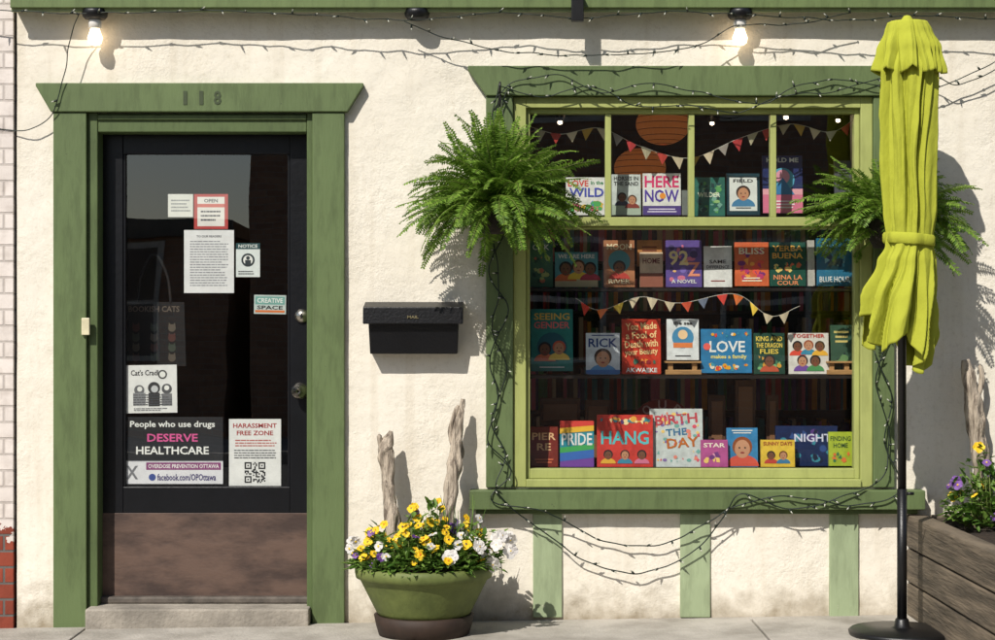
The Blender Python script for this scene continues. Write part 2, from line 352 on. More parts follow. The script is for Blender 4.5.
for q in (608.5,692,774): mb.box(X(q-3),X(q+3),0.016,0.066,Z(217)+0.001,Z(113)-0.001,LIME)
mb.obj('window_frame',shop,bevel=0.003)
mb=MB()
for a,b in ((530,605.5),(611.5,689),(695,771),(777,855)): mb.add([(X(a),0.045,Z(217)),(X(b),0.045,Z(217)),(X(b),0.045,Z(113)),(X(a),0.045,Z(113))],[(0,1,2,3)],GLASS)
mb.add([(X(530),0.045,Z(469)),(X(855),0.045,Z(469)),(X(855),0.045,Z(229)),(X(530),0.045,Z(229))],[(0,1,2,3)],GLASS)
mb.obj('window_panes',shop)
BD=-0.17
mb=MB()
for py in (216.5,288,375.5,469):
    z=Z(py,BD+0.03); mb.box(X(519),X(866),0.125,0.36,z-0.014,z,DARKW)
mb.box(X(517),X(519),0.125,0.36,WZ0,WZ1,DARKW); mb.box(X(866),X(868),0.125,0.36,WZ0,WZ1,DARKW)
mb.obj('display_shelf')
# ================================================================== BOOKS
PAL=[(228,70,50),(240,170,40),(60,150,170),(90,60,140),(230,120,160),(60,140,80),(240,225,200),(40,60,110)]
def book(px0,px1,py0,py1,base,els=(),y=0.17,lean=-5,yaw=0,t=0.02,seed=None,name='book'):
    d=-y; w=X(px1,d)-X(px0,d); h=(Z(py0,d)-Z(py1,d)); h/=math.cos(math.radians(lean))
    mb=MB(); cov=mat('cover_%d_%d_%d'%base,c(*base),0.35,0.10,25,coat=0.15)
    mb.box(-w/2,w/2,0,0.0015,0,h,cov); mb.box(-w/2,w/2,t-0.0015,t,0,h,cov); mb.box(-w/2,-w/2+0.0015,0.0015,t-0.0015,0,h,cov)
    mb.box(-w/2+0.0016,w/2-0.003,0.0016,t-0.0016,0.002,h-0.003,PAGES)
    k=0
    fx=lambda u:(u-0.5)*w
    fz=lambda v:v*h
    rr=random.Random(seed if seed is not None else int(px0*7+py0))
    for e in els:
        k+=1; yy=-0.0006-0.00035*k; kind=e[0]
        if kind=='t':
            _,s_,cx,cy,tw,th,col=e[:7]; mb.text(s_,fx(cx),fz(cy),tw*w,th*h,yy,ink(col),rot=(e[7] if len(e)>7 else 0))
        elif kind=='r':
            _,a,b,a2,b2,col=e; mb.flat([(fx(a),fz(b)),(fx(a2),fz(b)),(fx(a2),fz(b2)),(fx(a),fz(b2))],yy,ink(col))
        elif kind=='c':
            _,a,b,r_,col=e; mb.disc(fx(a),fz(b),r_*w,yy,ink(col))
        elif kind=='p':
            mb.flat([(fx(a),fz(b)) for a,b in e[1]],yy,ink(e[2]))
        elif kind=='person':
            _,a,b,s_,skin,hair,shirt=e
            mb.disc(fx(a),fz(b)+s_*w*0.12,s_*w*0.52,yy,ink(hair)); 
            mb.disc(fx(a),fz(b)-s_*w*0.9,s_*w*0.85,yy-0.0001,ink(shirt),a0=0,a1=math.pi,ry=s_*w*0.6)
            mb.disc(fx(a),fz(b),s_*w*0.4,yy-0.0002,ink(skin),ry=s_*w*0.48)
            if s_*w>0.02:
                for sg in (-1,1): mb.disc(fx(a)+sg*s_*w*.15,fz(b)+s_*w*.06,s_*w*.05,yy-.00025,ink(K),n=8)
                mb.disc(fx(a),fz(b)-s_*w*.2,s_*w*.12,yy-.00025,ink((150,50,50)),n=8,ry=s_*w*.05)
        elif kind=='blobs':
            _,n,a,b,a2,b2,pal,sz=e
            for q in range(n):
                col=rr.choice(pal); x_=rr.uniform(a+sz,a2-sz); z_=rr.uniform(b+sz*w/h,b2-sz*w/h); r_=sz*rr.uniform(0.4,1)*w
                y2=yy-0.00001*q
                ty=rr.random()
                if ty<0.4: mb.disc(fx(x_),fz(z_),r_,y2,ink(col),n=10,ry=r_*rr.uniform(0.5,1))
                else:
                    an=rr.uniform(0,6.28); kk=rr.choice((3,4,5)); mb.flat([(fx(x_)+r_*math.cos(an+6.283*i/kk)*(1 if i%2 else .6),fz(z_)+r_*math.sin(an+6.283*i/kk)) for i in range(kk)],y2,ink(col))
        elif kind=='lines':
            _,n,cx,cy,tw,th,col=e
            for q in range(n):
                zz=cy+th/2-th*(q+0.5)/n; ww=tw*rr.uniform(0.7,1)
                mb.flat([(fx(cx-ww/2),fz(zz)-0.22*th*h/n),(fx(cx+ww/2),fz(zz)-0.22*th*h/n),(fx(cx+ww/2),fz(zz)+0.22*th*h/n),(fx(cx-ww/2),fz(zz)+0.22*th*h/n)],yy,ink(col))
    zb=Z(py1,d)
    return mb.obj(name,loc=((X(px0,d)+X(px1,d))/2,y-0.0,zb),rot=(math.radians(lean),0,math.radians(yaw)))
W=(238,236,230);K=(25,25,28);SK=(196,140,104);SB=(120,76,52)
WM=[(240,170,40),(228,70,50),(60,150,170),(240,225,200)]
book(566,607,177,215,W,[('blobs',34,.02,.02,.98,.45,[(240,120,60),(80,170,90),(240,190,60),(220,80,130),(70,130,200)],.11),('t','LOVE',.3,.84,.5,.17,(220,70,60)),('t','in the',.76,.86,.3,.1,(60,140,90)),('t','WILD',.5,.6,.84,.24,(70,80,180))])
book(612,641,174,215,(214,220,214),[('t','HORSES IN',.5,.9,.85,.1,K),('t','THE SAND',.5,.77,.85,.1,K),('r',.0,.0,1,.25,(176,190,170)),('person',.35,.42,.3,SB,K,(60,70,90)),('person',.7,.36,.3,SK,(90,60,40),(140,60,50))],yaw=2)
book(643,681,173,215,W,[('t','HERE',.5,.8,.9,.28,(220,50,110)),('t','NOW',.5,.46,.9,.3,(84,60,160)),('c',.52,.46,.08,(240,150,50)),('r',.0,.0,1,.22,(80,60,130)),('lines',2,.5,.11,.8,.12,(230,220,240))])
book(682,690,190,215,(120,125,120),[],t=0.012)
book(693,725,177,216,(46,110,96),[('blobs',40,.04,.05,.96,.96,[(90,160,90),(30,80,80),(150,190,120),(20,60,60),(120,170,150)],.12),('t','WILDER',.5,.55,.7,.12,(235,235,210))],yaw=-2)
book(727,760,173,215,(28,62,72),[('r',.08,.1,.92,.9,(226,228,222)),('person',.5,.5,.42,SK,(60,40,30),(70,130,170)),('t','FIELD',.5,.82,.6,.08,K),('lines',1,.5,.17,.5,.05,K)])
book(763,803,155,213,(44,54,104),[('r',0,0,1,.32,(226,120,150)),('r',0,.32,1,.42,(240,170,180)),('c',.5,.58,.3,(90,170,200)),('c',.5,.63,.18,(236,160,180)),('p',[(.2,.32),(.5,.62),(.8,.32)],(60,130,180)),('t','HOLD ME',.5,.92,.8,.08,W),('lines',3,.5,.15,.7,.16,(250,230,235))],y=.2)
book(835,852,160,213,(90,90,100),[('lines',2,.5,.8,.6,.1,W)],y=.22)
book(529,553,240,287,(70,116,96),[('blobs',16,.05,.05,.95,.7,[(180,190,120),(40,80,70),(210,120,90)],.14),('t','OAK',.5,.85,.7,.12,W)])
book(555,598,252,287,(86,150,160),[('r',.0,.0,1,.25,(210,190,150)),('person',.25,.5,.3,SB,K,(220,110,60)),('person',.55,.55,.3,SK,(80,50,30),(240,200,70)),('person',.82,.5,.28,SB,K,(180,60,80)),('t','WE ARE HERE',.5,.88,.85,.12,W)])
book(604,635,240,287,(180,120,84),[('c',.5,.55,.36,(70,140,150)),('person',.5,.4,.4,SB,K,(200,70,60)),('t','MOON',.5,.86,.8,.13,(250,230,190)),('t','RIVER',.5,.12,.7,.1,(250,230,190))],yaw=3)
book(637,662,240,266,(206,140,80),[('lines',3,.5,.6,.7,.4,(120,60,40))],y=.24)
book(640,663,252,287,(226,200,170),[('r',0,0,1,.4,(150,90,70)),('t','HOME',.5,.75,.75,.16,(120,50,50))],y=.2)
book(666,702,240,287,(104,84,156),[('blobs',26,.03,.03,.97,.97,[(130,110,190),(220,120,150),(70,60,110),(240,190,120)],.12),('t','92',.36,.62,.55,.32,(240,220,160)),('t','Z',.78,.38,.35,.3,(240,150,120)),('t','A NOVEL',.5,.12,.7,.08,W)])
book(704,732,246,287,(236,234,228),[('t','SAME',.5,.62,.6,.09,K),('t','DIFFERENCE',.5,.49,.8,.08,K),('lines',1,.5,.15,.5,.05,(150,40,40))],yaw=-2)
book(735,769,242,286,(226,110,66),[('blobs',26,.03,.03,.97,.97,[(200,60,110),(250,170,70),(130,50,120),(240,90,70)],.15),('t','BLISS',.5,.8,.75,.15,(255,240,210)),('lines',2,.5,.15,.6,.12,(255,240,210))])
book(770,806,242,286,(34,84,70),[('t','YERBA',.5,.86,.85,.13,(240,180,80)),('t','BUENA',.5,.69,.85,.13,(240,180,80)),('blobs',18,.05,.28,.95,.58,[(60,140,90),(220,110,70),(240,210,120)],.09),('t','NINA LA',.5,.2,.8,.11,(240,150,100)),('t','COUR',.5,.07,.6,.1,(240,150,100))])
book(808,815,240,286,(200,195,185),[],t=0.02)
book(817,853,238,286,(44,116,150),[('blobs',22,.03,.25,.97,.97,[(90,170,200),(30,70,110),(150,200,210)],.15),('t','BLUE HOUR',.5,.14,.85,.12,W)])
book(531,573,309,371,(44,140,132),[('t','SEEING',.5,.88,.85,.11,(240,200,90)),('t','GENDER',.5,.74,.85,.11,(240,120,120)),('c',.5,.38,.36,(30,96,110)),('person',.33,.34,.3,SB,K,(230,120,80)),('person',.67,.36,.3,SK,(200,90,60),(250,210,100)),('lines',1,.5,.06,.6,.04,W)],y=.2)
book(586,620,333,374,(222,228,232),[('t','RICK',.5,.76,.85,.22,(40,70,130)),('person',.5,.36,.5,SK,(70,50,40),(90,150,200)),('r',0,0,1,.1,(70,120,180)),('lines',1,.5,.94,.7,.05,(40,70,130))])
book(622,661,319,374,(206,62,40),[('t','You Made',.5,.87,.8,.13,(255,214,150),.06),('t','a Fool of',.5,.71,.8,.13,(255,214,150),.06),('t','Death with',.5,.55,.85,.13,(255,214,150),.06),('t','your Beauty',.5,.39,.85,.14,(255,214,150),.06),('blobs',8,.05,.14,.95,.3,[(240,150,60),(150,30,40),(60,110,90)],.1),('t','AKWAEKE',.5,.07,.8,.08,W)])
book(667,699,319,360,(232,234,232),[('c',.5,.55,.34,(70,140,180)),('r',.2,.3,.8,.42,(230,130,70)),('c',.5,.62,.15,(250,210,160)),('t','the sea',.5,.9,.6,.08,K),('lines',1,.5,.1,.5,.05,K)],y=.155)
book(701,752,329,373,(52,128,176),[('t','LOVE',.52,.6,.7,.26,W),('t','makes a family',.55,.36,.7,.12,(250,230,120)),('blobs',26,.02,.02,.98,.26,WM,.06),('blobs',12,.02,.78,.98,.98,WM,.05),('c',.12,.6,.07,(240,100,90))])
book(754,785,333,374,(40,76,62),[('blobs',16,.03,.05,.97,.5,[(120,180,120),(220,160,60),(70,120,90)],.1),('t','KING AND',.5,.86,.85,.12,(240,210,90)),('t','THE DRAGON',.5,.7,.85,.12,(240,210,90)),('t','FLIES',.5,.55,.6,.12,(240,210,90)),('person',.5,.3,.36,SB,K,(200,90,60))])
book(789,829,333,374,(230,224,214),[('person',.22,.66,.24,SB,K,(226,80,60)),('person',.5,.68,.24,SK,(160,80,40),(60,140,170)),('person',.78,.66,.24,SB,(60,40,30),(240,180,60)),('person',.34,.3,.26,SK,K,(120,80,160)),('person',.66,.3,.26,SB,K,(80,150,90)),('t','TOGETHER',.5,.93,.8,.09,(200,60,60))])
book(831,853,325,372,(60,92,74),[('lines',3,.5,.75,.7,.3,(220,200,120)),('blobs',8,.05,.05,.95,.5,[(100,140,90),(30,50,50)],.2)],y=.2)
book(530,558,427,467,(130,48,38),[('t','PIER',.5,.76,.85,.18,(240,190,140)),('t','RE',.5,.5,.5,.18,(240,190,140)),('lines',2,.5,.15,.7,.14,(230,120,80))])
book(560,594,421,467,(50,150,170),[('p',[(0,0),(1,0),(1,.2),(0,.12)],(120,70,160)),('p',[(0,.12),(1,.2),(1,.38),(0,.3)],(60,110,190)),('p',[(0,.3),(1,.38),(1,.5),(0,.42)],(70,170,90)),('p',[(0,.72),(1,.78),(1,.9),(0,.84)],(245,190,60)),('p',[(0,.84),(1,.9),(1,1),(0,1)],(226,70,60)),('t','PRIDE',.5,.6,.9,.26,W)])
book(597,653,415,467,(214,66,56),[('t','HANG',.5,.56,.85,.26,(90,196,200)),('blobs',26,.02,.78,.98,.98,[(240,170,70),(90,60,110),(250,220,160),(60,140,150)],.06),('person',.2,.22,.16,SB,K,(240,180,60)),('person',.5,.22,.16,SK,(80,40,30),(60,140,170)),('person',.8,.22,.16,SB,K,(220,120,150))],yaw=-2)
book(650,703,409,467,(214,220,216),[('blobs',60,.03,.03,.97,.97,[(240,140,120),(120,180,170),(250,210,120),(140,110,170),(230,90,110)],.05),('t','BIRTH',.5,.82,.8,.17,(200,70,80),.08),('t','THE',.5,.6,.4,.12,(60,120,160),.08),('t','DAY',.62,.42,.6,.17,(200,110,40),.08)],y=.2)
book(701,728,440,467,(190,90,150),[('blobs',10,.05,.05,.95,.6,[(240,170,190),(120,60,130),(250,210,120)],.14),('t','STAR',.5,.8,.8,.16,(255,240,220))],y=.15)
book(727,758,428,467,(64,138,190),[('person',.5,.46,.62,(206,150,116),(150,80,40),(220,90,70)),('lines',2,.5,.9,.8,.12,W)],y=.18)
book(761,795,440,467,(238,198,70),[('person',.3,.4,.24,SB,K,(200,70,60)),('person',.66,.4,.24,SK,(110,60,30),(70,130,170)),('t','SUNNY DAYS',.5,.86,.85,.14,(160,60,40))],y=.15)
book(776,838,426,466,(30,46,88),[('blobs',30,.02,.02,.98,.98,[(50,80,140),(90,60,130),(60,140,160),(20,30,60)],.08),('t','NIGHT',.6,.7,.6,.2,(220,220,240))],y=.215)
book(829,853,432,466,(180,196,62),[('t','FINDING',.5,.8,.85,.14,(50,80,40)),('t','HOME',.5,.6,.6,.14,(50,80,40)),('blobs',8,.05,.05,.95,.45,[(230,120,60),(60,120,80)],.13)],y=.15)
TAN=mat('pale_pine_wood',c(186,140,88),0.6,0.15,12,stretch=(1,1,6))
for (a,b,p0,p1) in ((665,701,361,374.5),(826,853,361,374.5)):
    mb=MB(); z0=Z(p1,-.17); z1=Z(p0,-.17)
    mb.box(X(a,-.17),X(b,-.17),0.145,0.16,z0,z0+0.022,TAN); mb.box(X(a,-.17),X(b,-.17),0.145,0.21,z1-0.01,z1-0.001,TAN)
    for q in (a+3,b-9): mb.box(X(q,-.17),X(q+5,-.17),0.16,0.20,z0,z1-0.01,TAN)
    mb.obj('book_stand',bevel=0.002)
def bookcase(x0,x1,y,z0,z1,rows,seed,wood=DARKW):
    mb=MB(); r=random.Random(seed); mb.box(x0,x1,y+0.28,y+0.3,z0,z1,wood); mb.box(x0-0.02,x0,y,y+0.3,z0,z1,wood); mb.box(x1,x1+0.02,y,y+0.3,z0,z1,wood)
    H=(z1-z0)/rows
    for i in range(rows+1): mb.box(x0,x1,y,y+0.28,z0+i*H-0.01,z0+i*H+0.01,wood)
    for i in range(rows):
        x=x0+0.01
        while x<x1-0.05:
            w=r.uniform(.015,.04); h=H*r.uniform(.6,.88)
            if r.random()<0.1: x+=w*2; continue
            mb.box(x,x+w-0.001,y+r.uniform(.02,.06),y+.24,z0+i*H+.011,z0+i*H+.011+h,ink(r.choice(PAL+[(210,200,180),(60,60,66),(140,60,40)]))); x+=w
    mb.obj('bookcase')
bookcase(-0.4,3.0,4.1,0.05,2.1,6,3)
mb=MB(); cx,cz=X(662,-.45),Z(432,-.45)
a=[(cx+.16*math.cos(t),cz+.16*math.sin(t)) for t in [math.pi*i/16 for i in range(17)]]+[(cx+.1*math.cos(t),cz+.1*math.sin(t)) for t in [math.pi*(16-i)/16 for i in range(17)]]
for i in range(16): mb.prism([a[i+1],a[i],a[33-i],a[32-i]][::-1],0.44,0.45,mat('red_sign_paint',c(170,50,44),0.5))
for i,ch in enumerate('OUR'):
    t=math.radians(125-35*i); mb.text(ch,cx+.13*math.cos(t),cz+.13*math.sin(t),.04,.045,.437,ink((250,200,190)),rot=t-math.pi/2)
mb.obj('arched_sign')
for a,b,p0,p1 in ((708,725,395,470),(735,755,380,470),(766,778,395,470),(585,610,400,470),(540,580,398,426)):
    mb=MB(); mb.box(X(a,-.4),X(b,-.4),.38,.41,Z(p1,-.4),Z(p0,-.4),mat('stand_wood_brown',c(100,66,44),.6,.2,9)); mb.box(X(a+3,-.4),X(b-3,-.4),.374,.38,Z(p1-6,-.4),Z(p0+6,-.4),ink((140,98,68))); mb.obj('upright_divider',bevel=.002)
def bunting(pts,y,cols,size=0.05,start=0.03,gap=0.075):
    mb=MB(); P=crom([(X(p,-y),y,Z(q,-y)) for p,q in pts],14); mb.tube(P,0.0013,ink((220,215,200)),4)
    L=[0]; 
    for i in range(1,len(P)): L.append(L[-1]+(P[i]-P[i-1]).length)
    s=start;k=0
    def at(s):
        for i in range(1,len(P)):
            if L[i]>=s: return P[i-1].lerp(P[i],(s-L[i-1])/(L[i]-L[i-1]+1e-9))
        return P[-1]
    while s+size<L[-1]:
        a,b=at(s),at(s+size); m=(a+b)/2+Vector((R.uniform(-.01,.01),R.uniform(-.014,.006),-size*R.uniform(.85,1.05))); mid=(a+b)/2
        mb.add([a,b,m,(mid.x,mid.y-.004,mid.z)],[(0,2,3),(3,2,1)],ink(cols[k%len(cols)],0.9)); s+=gap*R.uniform(.92,1.1);k+=1
    mb.obj('bunting')
cr=(214,196,164)
bunting([(528,126),(560,134),(600,128),(640,146),(690,158),(740,138),(790,124),(830,132),(856,118)],.11,[(180,170,140),(186,64,54),cr,(194,154,64),cr,(170,160,150),(180,56,56)],.055)
bunting([(575,298),(600,310),(640,297),(680,303),(735,294),(770,316),(800,306)],.10,[(220,66,52),(236,120,50),(250,210,80),cr,cr,cr,(220,90,60),(120,130,150)],.052,gap=.082)
def pendant(px,py,y,r):
    mb=MB(); cx,cz=X(px,-y),Z(py,-y); sh=mat('orange_lamp_shade',c(214,124,62),.6,.1,8,emit=0.2); rb=mat('shade_rib',c(120,60,30),.7,.1,8)
    mb.lathe([((r*math.sin(math.pi*i/20)+.002),-r*0.78*math.cos(math.pi*i/20)) for i in range(1,21)],(cx,y,cz),sh,36)
    for i in range(2,20,2):
        rr=r*math.sin(math.pi*i/20)+.003; zz=cz-r*.78*math.cos(math.pi*i/20)
        mb.tube([(cx+rr*math.cos(2*math.pi*j/28),y+rr*math.sin(2*math.pi*j/28),zz) for j in range(29)],.0016,rb,4,cap=False)
    mb.tube([(cx,y,cz+r*.75),(cx,y,2.72)],.003,BLACKM,5); mb.obj('pendant_lamp')
pendant(663,124,.9,.135); pendant(640,168,1.3,.135)
mb=MB(); 
spots=((786,117,1.5),(838,120,2.2),(712,123,2.6),(560,122,1.8))
for px,py,y in spots:
    mb.lathe([(.001,-.014),(.012,-.01),(.014,0),(.008,.012)],(X(px,-y),y,Z(py,-y)),mat('warm_spot_bulb',(1,.8,.55),.5,0,5,emit=5),8)
    mb.lathe([(.02,.005),(.03,.03),(.03,.08),(.004,.085),(.004,2.72-Z(py,-y))],(X(px,-y),y,Z(py,-y)),BLACKM,12)
mb.obj('ceiling_spotlights')
l=bpy.data.lights.new('shop_ceiling_light','POINT'); l.energy=5; l.color=(1,.72,.45); l.shadow_soft_size=.1
o=bpy.data.objects.new('shop_ceiling_light',l); o.location=(1.1,2.0,2.5); bpy.context.scene.collection.objects.link(o)
# ================================================================== DOOR SIGNS
def sheet(name,px0,px1,py0,py1,base,els,y=0.1225,rot=0):
    d=-y; w=X(px1,d)-X(px0,d); h=Z(py0,d)-Z(py1,d); mb=MB(); mb.box(-w/2,w/2,0,.0006,-h/2,h/2,ink(base,.6)); k=0
    rr=random.Random(int(px0*3+py0))
    fx=lambda u:(u-.5)*w
    fz=lambda v:(v-.5)*h
    for e in els:
        k+=1; yy=-.00011*k-.0002; kd=e[0]
        if kd=='t': mb.text(e[1],fx(e[2]),fz(e[3]),e[4]*w,e[5]*h,yy,ink(e[6]))
        elif kd=='r': mb.flat([(fx(e[1]),fz(e[2])),(fx(e[3]),fz(e[2])),(fx(e[3]),fz(e[4])),(fx(e[1]),fz(e[4]))],yy,ink(e[5]))
        elif kd=='c': mb.disc(fx(e[1]),fz(e[2]),e[3]*w,yy,ink(e[4]))
        elif kd=='lines':
            n=e[1]
            for q in range(n):
                z=fz(e[2]+(e[3]-e[2])*(q+.5)/n); hh=abs(e[3]-e[2])*h/n*.2; a=e[4]; x=fx(a)
                end=fx(e[5])-rr.random()*(.25*w if rr.random()<.4 else .05*w)
                while x<end:
                    ww=rr.uniform(.03,.1)*w; mb.flat([(x,z-hh),(min(end,x+ww),z-hh),(min(end,x+ww),z+hh),(x,z+hh)],yy,ink(e[6])); x+=ww+.012*w
        elif kd=='qr':
            n=15; s=e[3]*w/n
            for i in range(n):
                for j in range(n):
                    cor=any(abs(i-a)<=2 and abs(j-b)<=2 and max(abs(i-a),abs(j-b))!=1 for a,b in((2,2),(2,12),(12,12)))
                    inc=any(abs(i-a)<=3 and abs(j-b)<=3 for a,b in((2,2),(2,12),(12,12)))
                    if cor or (not inc and rr.random()<.5):
                        x=fx(e[1])+(i-7.5)*s; z=fz(e[2])+(j-7.5)*s; mb.flat([(x,z),(x+s,z),(x+s,z+s),(x,z+s)],yy,ink(K))
    return mb.obj(name,loc=((X(px0,d)+X(px1,d))/2,y,(Z(py0,d)+Z(py1,d))/2),rot=(0,math.radians(rot),0))
G=(90,90,96)
sheet('small_note',168,193,194,217,(226,224,214),[('lines',4,.8,.2,.12,.9,(150,150,150))])
sheet('red_bordered_notice',194,228,194,229,(190,70,66),[('r',.1,.08,.9,.92,(236,230,222)),('r',.1,.62,.9,.72,(214,120,110)),('lines',3,.56,.2,.2,.8,G),('t','OPEN',.5,.81,.4,.1,G)])
sheet('typed_letter',184,234,230,293,(232,230,228),[('lines',18,.84,.1,.12,.9,(150,150,154)),('t','TO OUR READERS',.5,.9,.5,.035,G)])
sheet('visitor_notice',236,260,243,277,(226,230,226),[('r',.0,.82,1,1,(40,80,84)),('t','NOTICE',.5,.91,.8,.1,W),('c',.5,.5,.28,(50,60,64)),('c',.5,.5,.2,W),('c',.5,.56,.08,(50,60,64)),('r',.38,.36,.62,.5,(50,60,64)),('lines',2,.2,.06,.1,.9,G)])
sheet('window_sticker',254,286,295,314,(196,206,200),[('r',.04,.5,.96,.92,(120,170,160)),('t','CREATIVE',.5,.71,.8,.25,W),('r',.04,.08,.96,.2,(220,120,60)),('t','SPACE',.5,.34,.8,.2,K)],rot=1)
sheet('art_print_poster',126,177,365,413,(232,230,226),[('t',"Cat's Cradle",.4,.84,.6,.12,K),('c',.72,.8,.09,(70,70,72)),('c',.72,.8,.06,W),('c',.26,.48,.1,(110,110,112)),('c',.55,.52,.12,(60,60,62)),('c',.8,.5,.1,(90,90,92)),('c',.56,.5,.07,(200,200,200)),('r',.14,.16,.38,.42,(140,140,142)),('r',.44,.14,.66,.42,(50,50,52)),('r',.7,.15,.9,.4,(120,120,122)),('lines',5,.4,.15,.14,.9,(80,80,84)),('lines',2,.11,.04,.15,.85,G),('c',.27,.5,.05,W),('c',.8,.52,.05,W)],rot=-.8)
sheet('healthcare_sign',122,223,417,484,(24,24,28),[('r',0,0,1,.34,(226,224,226)),('t','People who use drugs',.5,.88,.84,.12,W),('t','DESERVE',.5,.69,.5,.12,(226,96,156)),('t','HEALTHCARE',.5,.5,.72,.12,W),('r',.24,.21,.98,.32,(140,70,120)),('t','OVERDOSE PREVENTION OTTAWA',.61,.265,.7,.06,W),('c',.3,.1,.035,(60,80,150)),('t','facebook.com/OPOttawa',.64,.1,.58,.1,(60,50,110)),('t','X',.1,.17,.12,.2,(120,120,124)),('r',.0,.34,1,.35,(120,120,124))])
sheet('harassment_free_sign',229,281,419,486,(232,230,226),[('t','HARASSMENT',.5,.9,.84,.07,(170,50,50)),('t','FREE ZONE',.5,.79,.7,.07,(170,50,50)),('lines',3,.7,.58,.12,.92,(190,90,80)),('lines',4,.55,.4,.1,.92,G),('qr',.5,.2,.4)])
mb=MB(); y=.3
TB=mat('black_canvas',c(26,25,27),.9,.1,30); 
mb.prism([(X(122,-y),Z(366,-y)),(X(186,-y),Z(366,-y)),(X(184,-y),Z(302,-y)),(X(125,-y),Z(302,-y))],y,y+.02,TB)
mb.tube(crom([(X(138,-y),y+.005,Z(304,-y)),(X(141,-y),y+.005,Z(275,-y)),(X(154,-y),y+.005,Z(254,-y)),(X(167,-y),y+.005,Z(275,-y)),(X(171,-y),y+.005,Z(304,-y))],8),.007,TB,6)
mb.text('BOOKISH CATS',X(154,-y),Z(309,-y),.24,.028,y-.001,ink((110,96,84)))
for i in range(4):
    for j in range(3):
        x_=X(136+j*18,-y); z_=Z(328+i*10,-y); ic=ink(((80,46,40),(62,70,58),(96,86,74))[(i+j)%3]); mb.disc(x_,z_,.018,y-.001,ic,n=12); mb.flat([(x_-.017,z_+.004),(x_-.002,z_+.012),(x_-.014,z_+.026)],y-.0015,ic); mb.flat([(x_+.002,z_+.012),(x_+.017,z_+.004),(x_+.014,z_+.026)],y-.0015,ic)
mb.obj('tote_bag')
# ================================================================== MAILBOX
mb=MB(); MBm=mat('mailbox_black_steel',c(13,13,16),.4,.15,8,.15,90,spec=.4)
xa,xb=X(368,.1),X(459,.1); zt,zb=Z(312,.1),Z(354,.1)
mb.add([(xa,-.115,zt),(xb,-.115,zt),(xb-.008,-.085,zb),(xa+.008,-.085,zb),(xa,-.002,zt+.03),(xb,-.002,zt+.03),(xb-.008,-.002,zb),(xa+.008,-.002,zb)],
 [(3,2,1,0),(4,5,6,7),(0,1,5,4),(2,3,7,6),(1,2,6,5),(3,0,4,7)],MBm)
xa,xb=X(363,.12),X(463,.12)
mb.add([(xa,-.135,Z(324,.13)),(xb,-.135,Z(324,.13)),(xb,-.128,Z(307,.13)),(xa,-.128,Z(307,.13)),(xa,-.004,Z(302)),(xb,-.004,Z(302)),(xa,-.12,Z(324,.13)),(xb,-.12,Z(324,.13)),(xa,-.004,Z(310)),(xb,-.004,Z(310))],
 [(0,1,2,3),(3,2,5,4),(1,0,6,7),(0,3,4,8,6),(1,7,9,5,2),(6,8,9,7)],MBm)
mb.text('MAIL',X(413,.13),Z(317,.13),.05,.013,-.1375,ink((120,110,80)))
mb.obj('mailbox',bevel=.004)
# ================================================================== LAMPS
BULB=mat('warm_bulb_glass',(1,.8,.55),.3,0,5,emit=4.5)
def lamp(px,d,lit=True):
    mb=MB(); cx=X(px,d); zt=Z(9,.08)-.001
    mb.lathe([(.001,0),(.055,0),(.058,-.012),(.055,-.03),(.045,-.042),(.03,-.046),(.001,-.046)],(cx,-d,zt),BLACKM,28)
    if lit:
        w=mat('white_porcelain',c(226,222,214),.3,.04,10)
        mb.lathe([(.026,-.046),(.03,-.056),(.028,-.082),(.02,-.086)],(cx,-d,zt),w,20)
        mb.lathe([(.02,-.085),(.026,-.104),(.034,-.126),(.03,-.149),(.016,-.159),(.001,-.162)],(cx,-d,zt),BULB,12)
    mb.obj('porch_lamp')
lamp(95,.07); lamp(740,.07); lamp(417,.07,False)
# ================================================================== STRING LIGHTS
TIP=mat('led_tip',c(190,190,175),.2,.05,20)
def strand(pts,d=.06,gap=.085,jit=.006,r=.0024,n=14,dj=.012):
    mb=MB(); q=[]
    for p in pts:
        dd_=p[2] if len(p)>2 else d
        q.append((X(p[0],dd_),-dd_,Z(p[1],dd_)))
    P=crom(q,n); s=R.uniform(0,99)
    P=[p+Vector((noise.noise(Vector((p.x*9+s,p.z*9,1)))*jit*1.6,noise.noise(Vector((p.x*9,p.z*9+s,5)))*dj,noise.noise(Vector((p.x*9,p.z*9+s,9)))*jit*1.6)) for p in P]
    mb.tube(P,r,WIREG,6); acc=R.uniform(0,gap)
    for i in range(1,len(P)):
        acc+=(P[i]-P[i-1]).length
        if acc>gap:
            acc=R.uniform(-.02,.01); dr=Vector((R.uniform(-1,1),R.uniform(-1,.1),R.uniform(-1,.8))).normalized(); p=P[i]
            mb.tube([p,p+dr*.015],.0048,WIREG,6); mb.tube([p+dr*.015,p+dr*.022,p+dr*.029],[.0034,.0028,.0008],TIP,6)
    return mb.obj('string_lights')
strand([(-60,6),(80,13),(200,10),(300,14),(410,20),(500,12),(575,18),(660,12),(740,14),(850,20),(920,16),(1060,22)],.12)
strand([(405,20),(440,36),(500,50),(570,55),(650,53),(700,44),(735,26),(790,24),(850,14)],.10)
strand([(80,12,.11),(70,40,.09),(61,88,.06),(48,118,.05),(15,131,.03),(-40,118,.03)],gap=.4)
strand([(497,96),(520,80),(560,76),(600,92),(650,84),(700,92),(760,104),(800,84),(850,80),(890,88),(940,86),(1000,60),(1050,40)],.07)
strand([(500,86),(545,97),(590,86),(640,106),(700,106),(740,112),(780,96),(830,92),(885,78),(930,76),(960,84),(1000,68)],.065)
